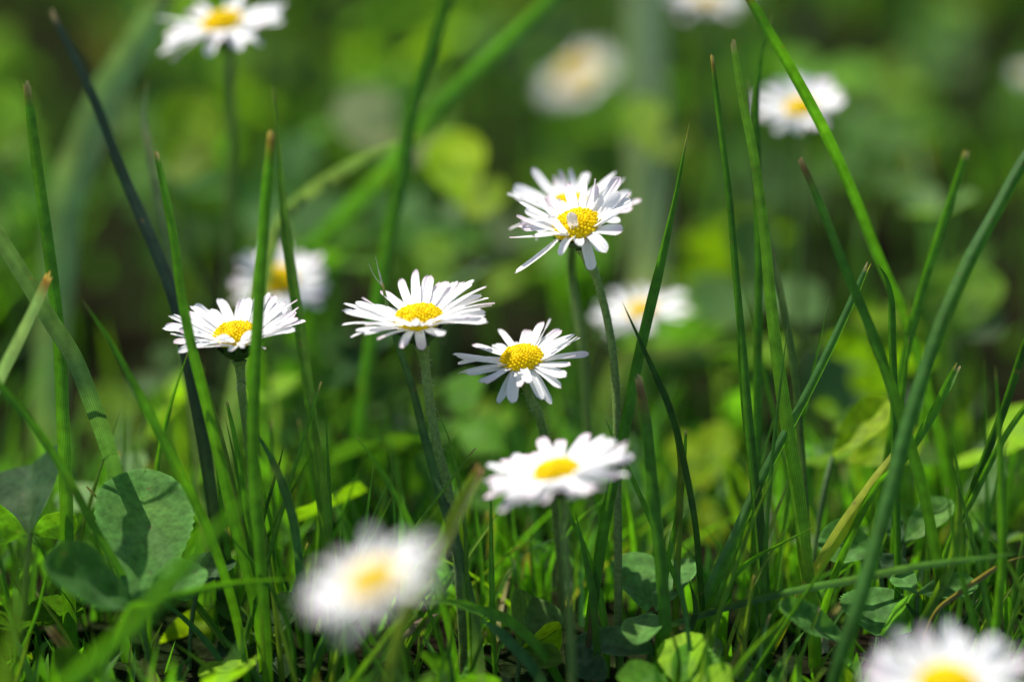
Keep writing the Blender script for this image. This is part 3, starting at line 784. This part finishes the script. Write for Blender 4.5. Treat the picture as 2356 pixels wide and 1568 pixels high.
B("soft slanting blade pointing up left between the left daisy stems", [(814, 995, .382), (870, 1072, .382), (918, 1155, .382), (960, 1240, .383), (1000, 1330, .384)], (10, 18, 18), FRESH, (10, 10), 16, 'point')
B("short yellow-green blade with a pale frayed tip, slanting over the leaning daisy", [(1104, 1075, .366), (1066, 1145, .362), (1020, 1240, .358), (975, 1320, .355), (930, 1420, .352)], (34, 36, 34, 26), (0.15, 0.22, 0.02), (10, 5), 30)
B("tiny dark thorn-like tip left of the soft slanting blade", [(655, 1012, .396), (644, 1060, .396), (626, 1120, .396), (604, 1200, .396), (590, 1290, .396)], (5, 10, 12), DEEP, (10, 10), 20, 'point')
B("slim upright green blade right of the broad blunt one, feathery foot", [(712, 905, .394), (725, 1000, .394), (742, 1110, .394), (752, 1220, .394), (764, 1340, .395)], (16, 24, 26), (0.10, 0.22, 0.02), (15, 20), 26, 'point')
B("thin blade slanting right under the tilted blurred daisy's right tip", [(1390, 955, .395), (1418, 1025, .394), (1450, 1090, .393), (1490, 1180, .392), (1530, 1275, .392), (1565, 1360, .392)], (8, 14, 14), FRESH, (15, 0), 20, 'point')
B("thin upright blade rising right of the frayed pale tip", [(1578, 990, .396), (1572, 1080, .396), (1556, 1190, .395), (1540, 1270, .395), (1520, 1400, .395)], (9, 14, 15), FRESH, (10, 20), 20)
B("arched glossy blade bending right and down beside the folded clover", [(955, 1388, .374), (1030, 1384, .378), (1100, 1404, .382), (1160, 1424, .386), (1210, 1462, .388), (1255, 1515, .389), (1300, 1590, .39)], (10, 22, 26, 24, 18), FRESH, (35, 30), 12, 'point', ground=True)
B("second arched silvery blade just below the glossy arched one", [(1096, 1418, .378), (1140, 1448, .379), (1185, 1492, .38), (1230, 1545, .381), (1270, 1610, .382)], (12, 26, 28, 22), BLUE, (30, 25), 12, 'point')
B("dark upright blade with its foot beside the folded clover", [(1322, 1170, .388), (1340, 1260, .388), (1356, 1340, .388), (1368, 1440, .388), (1375, 1560, .388)], (10, 20, 22), MID, (20, 20), 26, 'point')
B("brownish upright stalk between the centre clovers", [(1362, 1360, .39), (1360, 1430, .39), (1352, 1500, .39), (1350, 1580, .39)], (10, 16, 16), (0.09, 0.075, 0.035), (0, 0), 20, 'point')
B("horizontal slender blade lying from the big clover to the leaning daisy", [(690, 1330, .372), (610, 1334, .372), (510, 1344, .37), (420, 1364, .368), (345, 1388, .366), (290, 1410, .364)], (8, 16, 18, 16), FRESH, (20, 20), 16, 'point')
B("wide blurred blade slanting across the foot of the big clover", [(650, 1070, .335), (550, 1168, .332), (460, 1255, .33), (380, 1355, .328), (300, 1445, .326), (170, 1560, .325), (120, 1620, .325)], (26, 42, 44, 42), FRESH, (20, 10), 16, 'point')
B("blurred upright blade in front of the dark folded clover", [(62, 1140, .338), (60, 1230, .336), (56, 1320, .334), (36, 1430, .333), (10, 1560, .333)], (22, 30, 28), (0.10, 0.19, 0.02), (10, 20), 16, 'point')
B("cut yellowish stub leaning left in the bottom left corner", [(110, 1442, .38), (150, 1490, .38), (180, 1530, .38), (215, 1590, .38)], (20, 28, 28), (0.15, 0.22, 0.04), (5, 5), 16)
B("long low blade lying almost flat from the right edge to the lower centre", [(2400, 1262, .374), (2290, 1278, .375), (2190, 1288, .377), (2070, 1306, .38), (1960, 1330, .382), (1850, 1350, .385), (1730, 1378, .388), (1600, 1415, .39), (1440, 1470, .392)], (10, 18, 20, 18, 15, 12), (0.06, 0.14, 0.07), (45, 40), 16, 'point')
B("thin bowed blade rising right from the foot of the folded blue-green blade", [(1880, 1208, .388), (1800, 1248, .389), (1722, 1292, .39), (1660, 1355, .391), (1612, 1425, .392), (1570, 1500, .393)], (6, 14, 16, 14), FRESH, (20, 10), 18, 'point')
B("bright blunt blade bending at its middle right of the oval clover leaf", [(2202, 1108, .39), (2206, 1180, .39), (2192, 1280, .39), (2156, 1365, .39), (2110, 1450, .39), (2060, 1540, .39)], (12, 26, 24, 18), (0.11, 0.23, 0.02), (10, 15), 18, 'point')
B("slim curved blade left of the bright blunt bending blade", [(2098, 1020, .393), (2118, 1100, .393), (2132, 1190, .393), (2134, 1275, .393), (2130, 1370, .393)], (6, 16, 16), (0.10, 0.22, 0.02), (10, 10), 20, 'point')
B("upright blurred blade near the right edge crossing the low flat blade", [(2290, 840, .378), (2298, 980, .378), (2302, 1110, .378), (2304, 1290, .379), (2290, 1430, .38)], (14, 22, 24, 20), FRESH, (20, 20), 20, 'point')
B("dark upright blade right of the folded blue-green blade's foot", [(1698, 725, .397), (1705, 860, .397), (1718, 1000, .396), (1738, 1150, .395), (1752, 1300, .395), (1762, 1450, .395)], (20, 28, 30, 28), DEEP, (30, 20), 26)
B("broken dark stalk leaning across the lower right centre", [(1585, 1330, .39), (1600, 1400, .39), (1580, 1470, .389), (1555, 1568, .388)], (10, 16, 18), DEEP, (10, 10), 20, 'point')
B("shiny curled dry stem on the right edge above the corner daisy", [(2380, 1272, .386), (2310, 1294, .386), (2255, 1328, .386), (2200, 1366, .387), (2150, 1410, .388)], (8, 16, 14, 8), (0.20, 0.17, 0.09), (20, 20), 26, 'point')
B("pale blurred broad blade arching from the top left corner far behind", [(400, -60, .485), (335, 70, .484), (250, 210, .482), (190, 350, .48), (150, 480, .48), (132, 640, .48)], (60, 84, 84, 70), (0.20, 0.32, 0.15), (0, -20), 8)
B("pale blurred broad blade standing far behind the top edge, right of centre", [(1480, -60, .56), (1482, 60, .56), (1484, 180, .56), (1486, 320, .56)], (90, 100, 90), (0.36, 0.43, 0.32), (0, 0), 8, 'none')
B("pale blurred blade lying level behind the right centre stems", [(1990, 790, .50), (1860, 795, .50), (1740, 800, .50), (1640, 806, .50), (1520, 812, .50), (1440, 830, .50)], (20, 44, 46, 30), PALE, (10, 10), 8, 'point')
B("short green blade behind the broadest blade, ending in a dark joint", [(2092, 770, .404), (2082, 850, .404), (2070, 950, .404), (2064, 1080, .404)], (12, 20, 20), FRESH, (10, 10), 18, 'point')

# frayed hairs at the top of the blade beside the wide daisy
def hairs():
    mb = MB()
    root3 = P(879, 658, .397)
    for pts in ([(879, 658), (872, 628), (864, 590)], [(878, 655), (862, 636), (848, 606)], [(880, 655), (875, 632), (868, 612)]):
        ln = spline([P(x, y, .397) for x, y in pts], 8)
        rows, cols, uvs = [], [], []
        for i, p in enumerate(ln):
            wv = 1.6 * mm(.397) * (1 - i / 9)
            rows.append([p - RGT * wv, p - FWD * wv, p + RGT * wv]); cols.append([(0.5, 0.5, 0.4)] * 3); uvs.append([(0, 0)] * 3)
        mb.grid(rows, cols, uvs)
    for o in bpy.data.objects:
        if o.get("label", "").startswith("blade with frayed hairlike tip"):
            link("frayed_tip", mb.mesh("frayed_tip", M_DRY, o.location), o)
hairs()

# ------------------------------------------------------------------ clover plants
def leaflet_obj(root, foot, base, tip, wpx, roll=0, fold=10, curl=0.06, col=(0.055, 0.13, 0.03), tooth=.022, seed=0, spin=0):
    a, b = P(*base), P(*tip)
    Y = (b - a); L = Y.length; Y = Y / L
    Z = (CAMP - a).normalized(); X = Y.cross(Z).normalized(); Z = X.cross(Y)
    q = R(roll); X, Z = X * math.cos(q) + Z * math.sin(q), Z * math.cos(q) - X * math.sin(q)
    dm = (base[2] + tip[2]) / 2
    rows, uvs = leaflet_grid(L, wpx * mm(dm) / max(.4, math.cos(q)), fold, curl, 33, 13, tooth, seed)
    cols = []
    out = []
    for r in rows:
        out.append([a + X * p.x + Y * p.y + Z * p.z for p in r])
        cc = []
        for j, p in enumerate(r):
            g = 0.92 + .2 * noise.noise(Vector((p.x * 700, p.y * 700, seed * 3.1)))
            e = 1.35 if j in (0, len(r) - 1) else 1.0
            if j == len(r) // 2: e = 1.2
            cc.append(tuple(c * g * e for c in col))
        cols.append(cc)
    mb = MB(); mb.grid(out, cols, uvs)
    return link("leaflet", mb.mesh("leaflet", M_LEAF, foot), root)
def clover(label, leaves, stalk, col=(0.055, 0.13, 0.03), sw=11, group='clover plants among the grass'):
    """leaves: dicts for leaflet_obj; stalk: points from the joint down"""
    line = to_ground([P(*p) for p in stalk])
    foot = line[-1]
    root = empty("clover_plant", foot, label, "clover", group)
    for k, lf in enumerate(leaves):
        kw = dict(col=col, seed=len(bpy.data.objects) + k); kw.update(lf)
        leaflet_obj(root, foot, **kw)
    mb = MB(); rows, cols, uvs = [], [], []
    ln = spline(line, 16); hw = sw * mm(stalk[0][2]) / 2
    for i, p in enumerate(ln):
        T = (ln[min(15, i + 1)] - ln[max(0, i - 1)]).normalized()
        A = T.cross(Vector((.3, 1, .1))).normalized(); Bv = T.cross(A)
        rows.append([p + (A * math.cos(k * math.pi / 4) + Bv * math.sin(k * math.pi / 4)) * hw for k in range(8)])
        cols.append([(0.06, 0.12, 0.03)] * 8); uvs.append([(0, 0)] * 8)
    mb.grid(rows, cols, uvs, close=True)
    link("stalk", mb.mesh("stalk", M_STEM, foot), root)
    return root
LG, LY, LD = (0.092, 0.235, 0.048), (0.22, 0.35, 0.012), (0.035, 0.085, 0.03)  # LY: leaf green with the yellow of backlight painted in
clover("big clover with one upright oval leaflet facing the view, crossed by a shadow", [
    dict(base=(325, 1392, .379), tip=(336, 1068, .399), wpx=228, roll=-6, fold=6, curl=.03),
    dict(base=(312, 1392, .378), tip=(108, 1292, .366), wpx=120, roll=-50, fold=16, curl=.05, col=(0.05, 0.14, 0.03)),
    dict(base=(340, 1390, .379), tip=(470, 1300, .384), wpx=90, roll=40, fold=20)], [(325, 1392, .379), (330, 1450, .38), (345, 1540, .382)], LG)
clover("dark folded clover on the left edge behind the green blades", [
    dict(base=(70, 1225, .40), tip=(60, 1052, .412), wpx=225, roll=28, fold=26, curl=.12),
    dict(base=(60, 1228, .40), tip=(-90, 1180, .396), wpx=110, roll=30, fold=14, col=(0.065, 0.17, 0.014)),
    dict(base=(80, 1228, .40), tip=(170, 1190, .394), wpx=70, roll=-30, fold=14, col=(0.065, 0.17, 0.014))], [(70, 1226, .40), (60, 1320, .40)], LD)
clover("clover with chewed brown edge right of the big oval leaflet", [
    dict(base=(452, 1352, .396), tip=(385, 1345, .388), wpx=70, roll=-25, fold=14),
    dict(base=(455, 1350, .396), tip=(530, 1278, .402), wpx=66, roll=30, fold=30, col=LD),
    dict(base=(455, 1350, .396), tip=(470, 1262, .405), wpx=60, roll=10, fold=10, col=LD)], [(454, 1352, .396), (440, 1440, .396), (436, 1540, .396)], LG)
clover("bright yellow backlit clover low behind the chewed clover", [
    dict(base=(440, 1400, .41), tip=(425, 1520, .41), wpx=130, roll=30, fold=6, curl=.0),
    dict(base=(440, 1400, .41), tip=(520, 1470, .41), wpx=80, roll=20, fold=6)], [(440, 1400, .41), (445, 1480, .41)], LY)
clover("round clover crossed by blade shadows right of the tilted blurred daisy", [
    dict(base=(1490, 1405, .395), tip=(1452, 1262, .404), wpx=118, roll=-18, fold=8),
    dict(base=(1510, 1405, .394), tip=(1578, 1275, .402), wpx=86, roll=30, fold=12),
    dict(base=(1500, 1408, .393), tip=(1462, 1470, .38), wpx=80, roll=-30, fold=16)], [(1500, 1406, .394), (1495, 1480, .394), (1490, 1560, .394)], LG)
clover("folded clover with one bright translucent half, under the arched blades", [
    dict(base=(1195, 1492, .392), tip=(1228, 1368, .398), wpx=130, roll=-22, fold=34, curl=.05, col=(0.085, 0.16, 0.035)),
    dict(base=(1200, 1492, .392), tip=(1296, 1450, .394), wpx=80, roll=-55, fold=12, col=LY),
    dict(base=(1200, 1494, .392), tip=(1290, 1520, .388), wpx=60, roll=20, fold=20, col=(0.10, 0.19, 0.02))], [(1198, 1493, .392), (1190, 1568, .392)], LG)
clover("pointed folded clover leaf lying right of the arched blades", [
    dict(base=(1302, 1478, .394), tip=(1492, 1478, .386), wpx=66, roll=35, fold=30, curl=.16),
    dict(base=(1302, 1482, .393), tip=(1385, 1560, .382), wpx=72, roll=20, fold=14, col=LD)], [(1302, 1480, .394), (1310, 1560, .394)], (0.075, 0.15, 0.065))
clover("oval clover leaf partly behind the yellow translucent blade", [
    dict(base=(2020, 1272, .40), tip=(1884, 1232, .402), wpx=104, roll=-24, fold=14, tooth=.0),
    dict(base=(2024, 1272, .40), tip=(2080, 1330, .398), wpx=60, roll=20, fold=20, col=LD)], [(2022, 1272, .40), (2030, 1360, .40)], LG)
clover("toothed round clover with a folded pointed leaflet, above the corner daisy", [
    dict(base=(2020, 1462, .392), tip=(2000, 1345, .398), wpx=150, roll=-12, fold=8, tooth=.05),
    dict(base=(1958, 1480, .386), tip=(1786, 1392, .384), wpx=62, roll=-34, fold=22, curl=-.06, tooth=.05),
    dict(base=(2026, 1462, .392), tip=(2120, 1372, .392), wpx=70, roll=-50, fold=14)], [(2020, 1464, .392), (2010, 1540, .392)], LG)
clover("upright rounded clover leaf beside the bright bending blade at right", [
    dict(base=(2080, 1250, .404), tip=(2186, 1142, .408), wpx=72, roll=28, fold=16, tooth=.0),
    dict(base=(2078, 1252, .404), tip=(2040, 1180, .41), wpx=50, roll=0, fold=14, col=LD)], [(2080, 1252, .404), (2076, 1330, .404)], LG)
clover("dim clover lying flat beneath the shiny curled dry stem", [
    dict(base=(2110, 1362, .392), tip=(2250, 1340, .39), wpx=60, roll=35, fold=12),
    dict(base=(2108, 1362, .392), tip=(2060, 1312, .396), wpx=56, roll=-20, fold=16)], [(2110, 1362, .392), (2108, 1440, .392)], LG)
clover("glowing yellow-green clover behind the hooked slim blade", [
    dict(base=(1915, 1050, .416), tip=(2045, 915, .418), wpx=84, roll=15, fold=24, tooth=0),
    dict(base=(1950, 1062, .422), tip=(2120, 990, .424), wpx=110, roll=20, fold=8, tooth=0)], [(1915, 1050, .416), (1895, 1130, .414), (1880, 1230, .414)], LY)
clover("blurred glowing clover between the thin blades right of centre", [
    dict(base=(1615, 1130, .455), tip=(1660, 965, .46), wpx=95, roll=10, fold=6, tooth=0),
    dict(base=(1610, 1130, .455), tip=(1560, 990, .46), wpx=85, roll=-10, fold=6, tooth=0),
    dict(base=(1620, 1140, .455), tip=(1640, 1250, .45), wpx=80, roll=20, fold=6, tooth=0)], [(1615, 1132, .455), (1610, 1220, .455)], LY)
clover("blurred rounded green clover behind the broadest slanting blade", [
    dict(base=(2200, 770, .475), tip=(2240, 600, .48), wpx=170, roll=8, fold=10, tooth=0, col=(0.10, 0.22, 0.016)),
    dict(base=(2196, 770, .475), tip=(2110, 660, .478), wpx=100, roll=0, fold=10, tooth=0, col=(0.08, 0.18, 0.02)),
    dict(base=(2205, 772, .475), tip=(2310, 720, .475), wpx=90, roll=15, fold=10, tooth=0, col=(0.10, 0.15, 0.07))], [(2200, 772, .475), (2196, 860, .475)], MID)
clover("pale blurred clover behind the foot of the tilted blurred daisy", [
    dict(base=(1200, 1420, .43), tip=(1190, 1270, .438), wpx=150, roll=10, fold=8, tooth=0),
    dict(base=(1210, 1420, .43), tip=(1310, 1330, .43), wpx=110, roll=15, fold=8, tooth=0)], [(1200, 1422, .43), (1200, 1480, .41)], (0.12, 0.18, 0.09))
bokeh = [((1050, 385, .50), 130, LY, "very blurred yellow-green clover behind the gap left of the tallest daisy"),
         ((1480, 285, .52), 100, (0.12, 0.22, 0.016), "very blurred green clover right of the faint far daisy"),
         ((425, 300, .50), 140, (0.15, 0.24, 0.016), "very blurred lime clover beneath the daisy at the top edge"),
         ((1000, 620, .50), 120, (0.11, 0.20, 0.016), "very blurred green clover above the wide sharp daisy"),
         ((850, 280, .55), 130, (0.17, 0.20, 0.10), "very blurred greyish clover over the arched glossy blade"),
         ((1100, 490, .55), 110, (0.15, 0.20, 0.10), "very blurred pale clover left of the tallest daisy's petals"),
         ((5, 270, .52), 110, (0.11, 0.24, 0.012), "very blurred bright clover cropped by the left edge"),
         ((1940, 890, .50), 150, (0.07, 0.14, 0.07), "blurred grey-green clover behind the folded blue-green blade"),
         ((870, 900, .50), 110, (0.12, 0.19, 0.03), "blurred light clover between two left daisy stems"),
         ((250, 960, .50), 120, (0.11, 0.20, 0.016), "blurred lime clover under the left curved silvery blade")]
for (x, y, d), s, c, lab in bokeh:
    s *= 1.4; c = tuple(min(.6, q * 1.45) for q in c)
    th = random.uniform(-.7, .7); ca, sa = math.cos(th), math.sin(th)
    clover(lab, [dict(base=(x - sa * s * .5, y + ca * s * .5, d), tip=(x + sa * s * .5, y - ca * s * .5, d + .007), wpx=s * .78, fold=8, tooth=0),
                 dict(base=(x - sa * s * .5, y + ca * s * .5, d), tip=(x - sa * s * .5 + s * .55, y + ca * s * .5 - s * .1, d - .006), wpx=s * .45, roll=50, fold=14, tooth=0, col=tuple(q * .5 for q in c))],
           [(x - sa * s * .5, y + ca * s * .52, d), (x, y + s * 1.1, d)], c)

# ------------------------------------------------------------------ short blades one can pick out in the sharp strip of turf
def picked_blades():
    k = 0
    rr = random.Random(21)
    while k < 185:
        x0 = rr.uniform(-60, 2420); d = rr.uniform(.372, .418)
        yt = 1568 - abs(rr.gauss(0, 1)) * 210 - 80
        if yt < 1040: continue
        if any(((x0 - a) / (rx + 10)) ** 2 + ((yy - b) / ry) ** 2 < 1 and d < dl + .004 for a, b, rx, ry, dl in GAPS for yy in (yt, yt + 80, yt + 160, yt + 240, yt + 320) if dl < 1): continue
        k += 1
        lean = rr.gauss(0, .35)
        h = 1640 - yt
        bend = rr.gauss(0, .25)
        pts = [(x0 + lean * h + bend * h, yt, d), (x0 + lean * h * .66 + bend * h * .42, yt + h * .34, d), (x0 + lean * h * .33 + bend * h * .1, yt + h * .67, d), (x0, yt + h, d)]
        c = [FRESH, FRESH, MID, DEEP, BLUE, (0.13, 0.27, 0.02), (0.17, 0.27, 0.03)][rr.randrange(7)]
        blade("short thin grass blade in the dense turf along the lower edge", pts, (rr.uniform(5, 8), rr.uniform(8, 19), rr.uniform(9, 20)), c, (rr.uniform(-40, 40), rr.uniform(-40, 40)), rr.uniform(10, 30), 'point' if rr.random() < .75 else 'cut', group='short grass blades in the lower turf')
picked_blades()
def tall_thin_blades():
    rr = random.Random(5)
    k = 0
    while k < 52:
        x0 = rr.choice((rr.uniform(-20, 760), rr.uniform(1380, 2380), rr.uniform(-20, 2380)))
        d = rr.uniform(.384, .422)
        yt = rr.uniform(600, 1150) if x0 > 1640 else rr.uniform(860, 1180)
        lean, bend = rr.gauss(0, .16), rr.gauss(0, .14)
        h = 1640 - yt
        xt = x0 + (lean + bend) * h
        if 760 < xt < 1400 and yt < 1000: continue
        if any(((x0 + lean * h * q + bend * h * q * q - a) / (rx + 12)) ** 2 + ((yt + h * (1 - q) - b) / (ry + 8)) ** 2 < 1 and d < dl + .004 for a, b, rx, ry, dl in GAPS for q in (.15, .3, .45, .6, .75, .9, 1) if dl < 1): continue
        k += 1
        pts = [(xt, yt, d), (x0 + lean * h * .66 + bend * h * .44, yt + h * .34, d), (x0 + lean * h * .33 + bend * h * .11, yt + h * .67, d), (x0, yt + h, d)]
        c = [FRESH, FRESH, MID, MID, (0.11, 0.24, 0.02), (0.13, 0.22, 0.03), DEEP][rr.randrange(7)]
        blade("thin grass blade rising high out of the turf between the broader blades", pts, (rr.uniform(5, 8), rr.uniform(10, 15), rr.uniform(12, 18)), c, (rr.uniform(-35, 35), rr.uniform(-35, 35)), rr.uniform(-28, 28), 'point' if rr.random() < .6 else 'cut', group='thin high grass blades')
tall_thin_blades()

# ------------------------------------------------------------------ dry bits lying in the turf
def dry(label, pts, wpx, col):
    blade(label, pts, wpx, col, (20, 20), 18, 'point', mat=M_DRY, name='dry_leaf', cat='dry leaf', group='dry bits in the turf')
dry("whitish dry leaf standing between the blades left of the leaning daisy", [(606, 1400, .396), (596, 1450, .396), (582, 1510, .396), (576, 1568, .396)], (14, 26, 16), (0.55, 0.55, 0.46))
dry("pinkish dry leaf bit under the right side of the leaning daisy", [(1010, 1410, .40), (960, 1435, .40), (920, 1470, .40)], (12, 22, 12), (0.42, 0.30, 0.22))
dry("pale blurred dry leaf behind the foot of the folded blue-green blade", [(1790, 1130, .44), (1775, 1170, .44), (1765, 1220, .44)], (20, 34, 20), (0.5, 0.46, 0.36))
dry("pale dry leaf lying between the lower right stems", [(1800, 1400, .40), (1835, 1415, .40), (1880, 1410, .40)], (14, 26, 16), (0.5, 0.45, 0.34))
